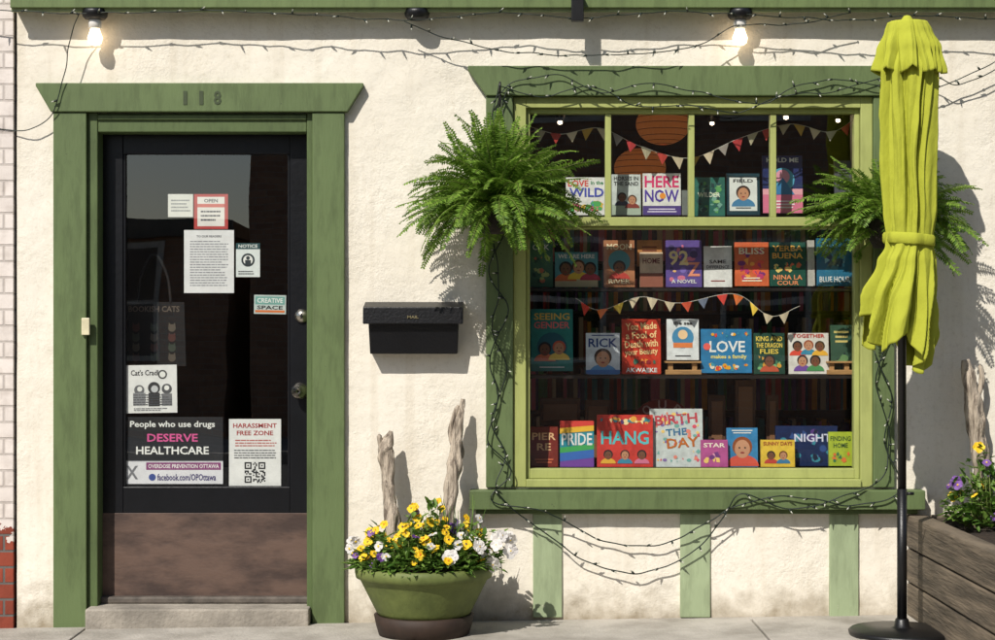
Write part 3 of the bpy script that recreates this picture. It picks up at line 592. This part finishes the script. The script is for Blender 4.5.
strand([(498,84),(493,130),(503,180),(494,240),(500,290),(492,330),(506,370),(492,420),(505,455),(498,492,.1),(540,530,.05),(590,562,.05),(640,573,.05),(688,555,.05),(722,520,.08),(742,494,.11),(790,510,.1),(840,497,.11),(882,478,.08),(888,430),(876,380),(888,330),(880,270)],.055,r=.003)
strand([(506,90),(490,160),(508,220),(488,270),(508,310),(490,355),(498,400),(488,440),(510,470),(492,500,.1),(545,512,.1),(600,540,.04),(655,546,.04),(700,528,.06),(745,502,.1),(800,498,.11),(850,505,.1),(900,490,.1),(884,440),(892,400),(874,350)],.06,r=.003)
# ================================================================== FERNS
FERN=leafm('fern_leaf',(0.075,0.165,0.015),(0.25,0.40,0.055),.4,.45)
STEM=mat('fern_stem',c(106,120,52),.6)
BASK=mat('dark_basket',c(40,34,26),.9,.2,30,.5,80)
def fern(px,py,d,rad,up,down,n,seed,hook,flat=0.75):
    r=random.Random(seed); C=Vector((X(px,d),-d,Z(py,d)))
    par=empty('hanging_fern',C); mb=MB()
    for i in range(n):
        az=r.uniform(0,2*math.pi); el=math.radians(r.choice([r.uniform(-10,40),r.uniform(25,85),r.uniform(0,60)]))
        L=rad*r.uniform(.7,1.1)*(1.0 if el<1.0 else up)
        dr=Vector((math.cos(az)*math.cos(el),math.sin(az)*math.cos(el)*flat,math.sin(el)))
        p=Vector((r.gauss(0,.035),r.gauss(0,.03),r.gauss(-.02,.03))); N=20; st=L/N; drp=r.uniform(.03,.1)*down
        pts=[p.copy()]
        for k in range(N):
            dr=(dr+Vector((r.gauss(0,.015),r.gauss(0,.015),-drp*(0.5+k/N)))).normalized(); p=p+dr*st
            if p.y>d-.02: p.y=d-.02
            pts.append(p.copy())
        mb.tube(pts[::3]+[pts[-1]],[.0016]*len(pts[::3])+[.0005],STEM,4,cap=False)
        roll=r.uniform(-.8,.8)
        M=N*2-3; pl_=r.uniform(.036,.052)
        for k in range(4,M):
            t=k/(M); ii=t*N; a=int(ii); q=pts[a].lerp(pts[min(a+1,N)],ii-a)
            tg=(pts[min(a+1,N)]-pts[max(a-1,0)]).normalized(); sd=tg.cross(Vector((0,0,1)))
            if sd.length<.1: sd=Vector((1,0,0))
            sd.normalize(); nm=sd.cross(tg).normalized(); sd=(sd*math.cos(roll)+nm*math.sin(roll)).normalized(); nm=sd.cross(tg)
            ln=pl_*(math.sin(math.pi*min(1,t*.84+.13))**.6)*r.uniform(.8,1.1); w=st*.5
            for sg in (-1,1):
                if r.random()<.05: continue
                u=(sd*sg+tg*.35+nm*r.uniform(-.25,.1)+Vector((0,0,-.15))).normalized(); tip=q+u*ln; md=q+u*ln*.45+nm*.002
                mb.add([q,md-tg*w*.62,tip,md+tg*w*.62],[(0,1,2,3)],FERN)
    mb.obj('fronds',par)
    mb=MB(); mb.lathe([(.002,-.15),(.07,-.145),(.09,-.11),(.105,-.04),(.11,-.02),(.1,-.02),(.08,-.03),(.001,-.03)],(0,0,0),BASK,24)
    hk=Vector((X(hook[0],d),-d,Z(hook[1],d)))-C
    for i in range(3):
        a=2*math.pi*i/3+.4; mb.tube([(.105*math.cos(a),.105*math.sin(a),-.02),tuple(hk)],.0015,BLACKM,4)
    mb.obj('basket',par)
    mb=MB(); mb.tube(crom([(hk.x,d-.03,hk.z-.03),(hk.x,d-.06,hk.z+.03),(hk.x,.03,hk.z+.045),(hk.x,-.01,hk.z+.03),(hk.x,0,hk.z)],6),.005,BLACKM,6)
    mb.obj('bracket',par)
fern(495,200,.30,.42,.95,1.0,280,4,(500,92))
fern(890,215,.24,.39,.7,.9,220,9,(893,92))
# ================================================================== UMBRELLA
ud=.52; ux=X(902,ud)
umb=empty('patio_umbrella',(ux,-ud,0))
FAB=leafm('lime_canvas',c(180,184,66),c(180,184,66),.12,.95)
nt=FAB.node_tree; P=nt.nodes['Principled BSDF']; P.inputs['Specular IOR Level'].default_value=.1
geo=nt.nodes.new('ShaderNodeNewGeometry'); vm=nt.nodes.new('ShaderNodeVectorMath'); vm.operation='MULTIPLY'; vm.inputs[1].default_value=(1,1,.4)
nn=nt.nodes.new('ShaderNodeTexNoise'); nn.inputs['Scale'].default_value=30; nn.inputs['Detail'].default_value=5; bb=nt.nodes.new('ShaderNodeBump'); bb.inputs['Strength'].default_value=.6; bb.inputs['Distance'].default_value=.012
nt.links.new(geo.outputs['Position'],vm.inputs[0]); nt.links.new(vm.outputs[0],nn.inputs['Vector'])
nt.links.new(nn.outputs['Fac'],bb.inputs['Height']); nt.links.new(bb.outputs['Normal'],P.inputs['Normal'])
def prof_interp(T,z):
    for i in range(len(T)-1):
        if T[i][0]<=z<=T[i+1][0]:
            u=(z-T[i][0])/(T[i+1][0]-T[i][0]); u=u*u*(3-2*u) if i else u
            return [T[i][k]+(T[i+1][k]-T[i][k])*u for k in range(1,len(T[i]))]
    return list(T[-1][1:])
def cloth(T,nf,zend,rows,name,seed,n=320,ph=0,twist=.3):
    mb=MB(); vs=[];fs=[]; pz0=T[0][0]
    for i in range(rows+1):
        for j in range(n):
            th=2*math.pi*j/n; e=zend(th); py=pz0+(e-pz0)*i/rows
            l,r_,fd=prof_interp(T,py); cx=(l+r_)/2; R_=(r_-l)/2
            u=(py-pz0)/200
            tw=th*nf/(2*math.pi)+ph+u*twist+.5*noise.noise(Vector((math.cos(th)*1.2+seed,math.sin(th)*1.2,u*1.4)))
            s=tw%1.0; f=(s/.82 if s<.82 else (1-s)/.18); f=f**.8
            tw2=tw*2.6+.8*noise.noise(Vector((math.cos(th)*2,math.sin(th)*2+seed,u*2.5)))
            f2=abs(2*(tw2%1.0)-1)
            fi=int(math.floor(tw))%nf
            rad=R_*(1-fd*(1-f)*(.85+.5*noise.noise(Vector((fi*3.1+seed,u*1.5,0))))-fd*.30*f2)*(1+.05*noise.noise(Vector((math.cos(th)*3,math.sin(th)*3+seed,u*5))))
            x=X(cx,ud)-ux+rad*1.05*math.cos(th)/S*(D-ud)/D; y=rad*math.sin(th)/S*.92
            vs.append((x,y,Z(py,ud)))
    for i in range(rows):
        for j in range(n): q=(j+1)%n; fs.append((i*n+j,(i+1)*n+j,(i+1)*n+q,i*n+q))
    fs.append(tuple(range(n)))
    mb.add(vs,fs,FAB,True); o=mb.obj(name,umb)
    sd=o.modifiers.new('s','SOLIDIFY'); sd.thickness=.0015
cloth([(22,889,926,.05),(30,886,931,.1),(50,878,941,.28),(72,872,947,.38),(90,872,947,.42)],8,lambda th:69+7*abs(math.sin(th*4+.5)),22,'vent_cap',2)
cloth([(40,892,924,.1),(70,879,938,.3),(110,878,938,.42),(160,879,937,.42),(210,882,937,.35),(238,886,933,.2),(246,885,933,.2),(262,876,936,.34),(300,860,938,.5),(345,854,938,.55),(370,858,934,.55)],8,lambda th:345-15*math.sin(th*4+1)+16*math.cos(th+.2)+9*noise.noise(Vector((math.cos(th)*4,math.sin(th)*4,0))),120,'canopy',6,ph=.4)
mb=MB(); 
vs=[];fs=[];n=80
for i,(py,g) in enumerate(((234,1.0),(236,1.06),(243,1.06),(245,1.0))):
    for j in range(n):
        th=2*math.pi*j/n; rad=(24+1.1*math.sin(th*7))*g
        vs.append((X(909.5,ud)-ux+rad*math.cos(th)/S*(D-ud)/D,rad*math.sin(th)/S*.92,Z(py+2*math.cos(th),ud)))
for i in range(3):
    for j in range(n): q=(j+1)%n; fs.append((i*n+j,(i+1)*n+j,(i+1)*n+q,i*n+q))
mb.add(vs,fs,FAB,True); mb.obj('tie_strap',umb)
mb=MB(); z=Z(22,ud)
mb.tube([(0,0,.02),(0,0,.62)],.021,BLACKM,16); mb.tube([(0,0,.6),(0,0,z)],.018,BLACKM,16)
mb.lathe([(.001,.03),(.014,.026),(.022,.015),(.03,.0),(.028,-.004)],(X(907,ud)-ux,0,z),FAB,16)
mb.tube([(0.02,0,.6),(.05,0,.6)],.007,BLACKM,8)
mb.obj('pole',umb)
mb=MB(); mb.lathe([(.001,-.01),(.22,-.01),(.225,.01),(.215,.018),(.05,.024),(.034,.03),(.028,.06),(.024,.065),(.001,.065)],(0,0,0.005),BLACKM,40); mb.obj('base',umb)
# ================================================================== FLOWER POT
pd=.33; pc=Vector((X(424,pd),-pd,0))
pot=empty('flower_planter',pc)
POT=mat('olive_glazed_pot',c(118,128,70),.6,.2,5,.25,30,spec=.3,col2=c(86,96,52),lo=.3,hi=.7)
def pz(py): return Z(py,pd)
mb=MB(); k=(D-pd)/D/S
mb.lathe([(.001,pz(616)),(44*k,pz(616)),(48*k,pz(610)),(57*k,pz(592)),(63*k,pz(580)),(65*k,pz(577)),(68*k,pz(576)),(69*k,pz(571)),(69*k,pz(565)),(66*k,pz(564)),(63*k,pz(567)),(62*k,pz(575)),(.001,pz(573))],(0,0,0),POT,56)
mb.obj('pot',pot)
mb=MB(); mb.lathe([(.001,-.03),(45*k,-.03),(48*k,.015),(50*k,pz(614)),(47*k,pz(613)),(44*k,pz(615.5)),(.001,pz(615.5))],(0,0,0),mat('dark_terracotta_saucer',c(56,40,30),.7,.2,10),48); mb.obj('saucer',pot)
mb=MB(); mb.lathe([(.001,pz(568)),(64*k,pz(570))],(0,0,.0),mat('potting_soil',c(40,30,22),1,.3,40,.8,60),24); mb.obj('soil',pot)
LEAF=leafm('pansy_leaf',(.05,.13,.018),(.2,.32,.06),.3,.5)
YEL=leafm('petal_yellow',c(236,196,30),c(250,214,60),.2,.6); PUR=leafm('petal_purple',c(96,60,130),c(150,110,180),.2,.6); WHI=leafm('petal_white',c(220,216,214),c(236,232,226),.25,.6); DK=ink((40,20,40))
ORG=leafm('petal_orange',c(220,110,30),c(230,140,40),.2,.6)
def leaf(mb,p,dr,up,l,w,m):
    sd=dr.cross(up)
    if sd.length<.05: sd=Vector((1,0,0))
    sd.normalize(); nm=sd.cross(dr)
    a=p; b=p+dr*l*.35+sd*w*.5+nm*.004; b2=p+dr*l*.35-sd*w*.5+nm*.004; cc=p+dr*l*.75+sd*w*.4-nm*.002; c2=p+dr*l*.75-sd*w*.4-nm*.002; t=p+dr*l-nm*l*.15; md=p+dr*l*.5-nm*.003
    mb.add([a,b,cc,t,c2,b2,md],[(0,6,1),(1,6,2),(2,6,3),(3,6,4),(4,6,5),(5,6,0)],m)
def pansy(mb,p,nrm,s,m,mc,eye=.22):
    nrm=nrm.normalized(); a=nrm.cross(Vector((0,0,1)))
    if a.length<.1: a=Vector((1,0,0))
    a.normalize(); b=a.cross(nrm)
    if b.z<0: b=-b
    for i,ang in enumerate((55,125,-5,185,270)):
        t=math.radians(ang); u=a*math.cos(t)+b*math.sin(t); ctr=p+u*s*.5+nrm*(.0015*i)
        pts=[ctr-nrm*(.002)]
        for j in range(9):
            q=2*math.pi*j/9; pts.append(ctr+(a*math.cos(q)+b*math.sin(q))*s*.52*(1.15 if i==4 else 1)*R.uniform(.9,1.06)+nrm*s*R.uniform(-.12,.18))
        mb.add(pts,[(0,1+j,1+(j+1)%9) for j in range(9)],m)
    c0=p+nrm*.009; mb.add([c0]+[c0+(a*math.cos(q)+b*math.sin(q))*s*eye-nrm*.001 for q in [2*math.pi*j/7 for j in range(7)]],[(0,1+j,1+(j+1)%7) for j in range(7)],mc)
def bed(par,ctr,rx,ry,h,nl,nf,seed,pal,name='flowers',ls=.035,fs=.02):
    r=random.Random(seed); mb=MB(); ctr=Vector(ctr)
    def surf():
        a=r.uniform(0,2*math.pi); q=math.sqrt(r.random()); x,y=q*math.cos(a)*rx,q*math.sin(a)*ry
        return x,y,h*(1-q*q*.75)*(.55+.9*(noise.noise(Vector((x*12+seed,y*12,0)))+.5))
    for i in range(nl):
        x,y,z=surf(); z*=r.uniform(.25,1.05)
        dr=Vector((x/rx*.9+r.gauss(0,.5),y/ry*.9+r.gauss(0,.5),r.uniform(-.2,1))).normalized()
        leaf(mb,ctr+Vector((x,y,z)),dr,Vector((0,0,1)),ls*r.uniform(.6,1.4),ls*.5*r.uniform(.6,1.2),LEAF)
    for i in range(nl//10):
        x,y,z=surf(); mb.tube([ctr+Vector((x*.8,y*.8,0)),ctr+Vector((x,y,z))],.0015,STEM,4)
    for i in range(nf):
        x,y,z=surf(); m,mc=r.choice(pal); z=z*r.uniform(.85,1.25)+.008
        pansy(mb,ctr+Vector((x*1.02,y*1.02,z)),Vector((x/rx*.5+r.gauss(0,.4),-.7+r.gauss(0,.35),.5)),fs*r.uniform(.7,1.2),m,mc,.2)
        mb.tube([ctr+Vector((x*.9,y*.9,z*.3)),ctr+Vector((x,y+.01,z))],.0013,STEM,4)
    mb.obj(name,par)
bed(pot,(.0,0,pz(570)),.31,.27,.19,1900,120,3,[(YEL,DK),(YEL,ORG),(YEL,DK),(YEL,ORG),(YEL,DK),(PUR,YEL),(WHI,YEL)],ls=.045,fs=.022)
mb=MB()
for i in range(12):
    p=Vector((R.uniform(.2,.38),R.uniform(-.2,.0),pz(R.uniform(526,566)))); pansy(mb,p,Vector((R.gauss(0,.5),-1,R.gauss(.3,.5))),R.uniform(.024,.036),WHI,YEL,.1)
for i in range(6):
    p=Vector((R.uniform(-.32,-.18),R.uniform(-.16,.0),pz(R.uniform(535,562)))); pansy(mb,p,Vector((R.gauss(-.2,.5),-1,R.gauss(.2,.5))),.024,WHI,YEL)
p=Vector((X(452,pd)-pc.x,-.24,pz(550))); pansy(mb,p,Vector((0,-1,.3)),.036,WHI,YEL,.1)
for i in range(60):
    p=Vector((R.uniform(.18,.34),R.uniform(-.12,.1),pz(R.uniform(530,570)))); leaf(mb,p,Vector((R.gauss(.5,.5),R.gauss(-.3,.4),R.gauss(.3,.5))).normalized(),Vector((0,0,1)),.04,.022,LEAF)
mb.obj('petunias',pot)
mb=MB()
for i in range(26):
    x=R.uniform(.02,.2); a=Vector((x,R.uniform(-.02,.12),pz(565))); b=a+Vector((R.gauss(0,.04),R.gauss(0,.02),R.uniform(.15,.3))); mb.tube([a,a.lerp(b,.5)+Vector((.005,0,.01)),b],[.003,.003,.0008],LEAF,5)
mb.obj('grass_blades',pot)
# driftwood
DW=mat('weathered_driftwood',c(182,168,150),.9,.3,14,1.0,40,col2=c(104,92,80),lo=.38,hi=.55,stretch=(3.5,3.5,.4))
def drift(pts,rads,name='driftwood',extra=()):
    mb=MB(); P=crom(pts,10); n=len(P); rr=[]
    for i in range(n):
        u=i/(n-1)*(len(rads)-1); a=int(min(u,len(rads)-2)); rr.append(rads[a]+(rads[a+1]-rads[a])*(u-a))
    mb.tube(P,rr,DW,20,lump=.55)
    for e in extra: mb.tube(crom(e[0],6),[e[1]]*(6*(len(e[0])-1))+[e[1]*.3],DW,10,lump=.4)
    return mb.obj(name)
q=lambda px,py,d:(X(px,d),-d,Z(py,d))
drift([q(393,575,.22),q(392,525,.16),q(388,480,.12),q(386,450,.1),q(391,431,.09)],[.03,.032,.024,.036,.008],extra=[([q(387,470,.11),q(381,448,.1),q(379,434,.1)],.012)])
drift([q(444,575,.22),q(447,520,.16),q(455,465,.12),q(457,435,.1),q(463,399,.08)],[.028,.028,.03,.026,.01],extra=[([q(455,450,.11),q(450,432,.1),q(458,405,.09)],.011)])
# ================================================================== TIMBER PLANTER right
SL=mat('weathered_timber',c(116,103,86),.85,.25,7,.8,30,col2=c(66,58,47),lo=.35,hi=.62,stretch=(1,.25,3))
pl=empty('timber_planter'); x0=X(907); zt=Z(513)
mb=MB(); H=zt/3
for i in range(3):
    off=R.uniform(-.006,.006)
    mb.box(x0+off,x0+off+.09,-1.6,-.012,i*H+.002,(i+1)*H-.006,SL)
    mb.box(x0+.1,x0+2.2,-1.6+off,-1.51+off,i*H+.002,(i+1)*H-.006,SL); mb.box(x0+.1,x0+2.2,-.1,-.012,i*H+.002,(i+1)*H-.006,SL)
mb.obj('timbers',pl,bevel=.008)
mb=MB(); nx,ny=30,24; vs=[];fs=[]
for j in range(ny+1):
    for i in range(nx+1):
        x=x0+.09+2.0*i/nx; y=-1.51+1.42*j/ny; vs.append((x,y,zt-.05+.03*noise.noise(Vector((x*5,y*5,0)))))
for j in range(ny):
    for i in range(nx): a=j*(nx+1)+i; fs.append((a,a+1,a+nx+2,a+nx+1))
mb.add(vs,fs,mat('planter_soil',c(52,40,30),1,.3,30,.9,60),True); mb.obj('soil',pl)
bed(pl,(x0+.36,-.25,zt-.04),.24,.15,.27,900,26,8,[(YEL,DK),(YEL,ORG),(PUR,YEL)],'pansies',ls=.045,fs=.024)
bed(pl,(x0+.55,-.75,zt-.04),.22,.3,.16,700,14,12,[(YEL,DK),(PUR,YEL)],'bedding_plants',ls=.045,fs=.022)
drift([q(984,520,.12),q(981,465,.1),q(975,420,.09),q(971,385,.08),q(965,360,.06)],[.036,.036,.04,.032,.016],extra=[([q(977,400,.09),q(982,380,.08),q(980,364,.07)],.012)])
# ================================================================== NEIGHBOUR, GROUND, STREET
nb=empty('brick_building')
PB=brickm('painted_white_brick',c(226,216,208),c(214,204,196),c(190,180,172),c(150,66,44),.38)
mb=MB(); mb.box(-9,XL-.012,-.02,6,-.25,6.5,PB); mb.obj('brick_wall',nb)
mb=MB(); mb.box(-9.1,XL-.012,-.1,6.1,6.5,6.62,mat('coping_stone',c(150,146,138),.9)); mb.obj('parapet_coping',nb)
CW=mat('sidewalk_concrete',c(180,174,164),.9,.12,3,.5,70,col2=c(138,132,122),lo=.3,hi=.62)
tilt=-.015  # pavement falls slightly to the left, as in the street
mb=MB(); x=-12.35
while x<12:
    for (a,b) in ((-.62,-.03),(-1.9,-.63),(-2.85,-1.91)):
        mb.box(x,x+1.49,a,b-.002,-.4,R.uniform(-.002,.002),CW)
    x+=1.5
mb.box(-2.3,4.2,-.036,.02,-.4,-.004,CW)
mb.obj('sidewalk',loc=(0,0,-.0225),rot=(0,tilt,0),bevel=.006)
mb=MB(); mb.box(-12.4,12.2,-3.02,-2.87,-.4,.0,mat('kerb_concrete',c(160,156,148),.9,.15,6,.4,60)); mb.obj('kerb',loc=(0,0,-.0225),rot=(0,tilt,0),bevel=.012)
ASP=mat('asphalt',c(66,66,68),.9,.2,12,.6,160)
mb=MB(); mb.box(-60,60,-10.6,-3.02,-.2,-.13,ASP); mb.obj('road')
mb=MB(); mb.box(-60,60,-6.95,-6.83,-.128,-.126,mat('road_paint_yellow',c(214,170,50),.7,.1,20)); mb.obj('road_marking')
mb=MB(); mb.box(-60,60,-13,-10.6,-.2,0,CW); mb.obj('far_sidewalk',bevel=.012)
mb=MB(); mb.add([(-300,-300,-.25),(300,-300,-.25),(300,300,-.25),(-300,300,-.25)],[(0,1,2,3)],mat('ground_dirt',c(104,98,84),.95,.2,.5)); mb.obj('ground')
RB=brickm('pale_brick',c(176,140,116),c(156,120,98),c(160,150,138))
def opp(x0,x1,h,name,cols,rows,y=-13.2):
    b=empty(name); mb=MB(); mb.box(x0,x1,y-7,y,-.1,h,RB); mb.obj('walls',b)
    mb=MB(); mb.box(x0-.1,x1+.1,y-7.1,y+.12,h,h+.2,mat('cornice_paint',c(120,116,108),.8)); mb.obj('cornice',b)
    mb=MB(); fr=mat('white_window_frame',c(210,208,200),.6); gl=mat('dark_window_glass',c(30,36,44),.08,.1,2)
    W_=(x1-x0)/cols
    for i in range(cols):
        for j in range(rows):
            cx=x0+W_*(i+.5); z0=.9+j*2.9
            if z0+1.5>h: continue
            mb.box(cx-.55,cx+.55,y+.003,y+.05,z0,z0+1.5,fr); mb.box(cx-.48,cx+.48,y+.05,y+.056,z0+.07,z0+1.43,gl); mb.box(cx-.48,cx+.48,y+.056,y+.07,z0+.72,z0+.78,fr)
    mb.obj('windows',b,bevel=0)
opp(-14,-3.3,2.45,'brick_garage_building',4,1); opp(-3.0,12,8.6,'brick_apartment_building',6,3)
# ================================================================== LIGHT / CAMERA
az=math.radians(-29); el=math.radians(44)
sv=Vector((math.sin(az)*math.cos(el),-math.cos(az)*math.cos(el),math.sin(el)))
sl=bpy.data.lights.new('sun','SUN'); sl.energy=4.7; sl.angle=math.radians(.4); sl.color=(1,.955,.88)
so=bpy.data.objects.new('sun',sl); bpy.context.scene.collection.objects.link(so); so.rotation_euler=sv.to_track_quat('Z','Y').to_euler()
w=bpy.data.worlds.new('World'); bpy.context.scene.world=w; w.use_nodes=True; nt=w.node_tree
sk=nt.nodes.new('ShaderNodeTexSky'); sk.sky_type='NISHITA'; sk.sun_disc=False; sk.sun_elevation=el; sk.sun_rotation=math.radians(180+29)
bg=nt.nodes['Background']; nt.links.new(sk.outputs[0],bg.inputs[0]); bg.inputs[1].default_value=.1
cam=bpy.data.cameras.new('camera'); co=bpy.data.objects.new('camera',cam); bpy.context.scene.collection.objects.link(co)
co.location=(0,-D,ZC); co.rotation_euler=(math.radians(90),0,0); cam.sensor_width=36; cam.lens=36*D/(995/S); cam.shift_y=(HY-320)/995; cam.clip_end=1000
bpy.context.scene.camera=co
vs=bpy.context.scene.view_settings; vs.view_transform='Standard'; vs.look='None'; vs.exposure=0
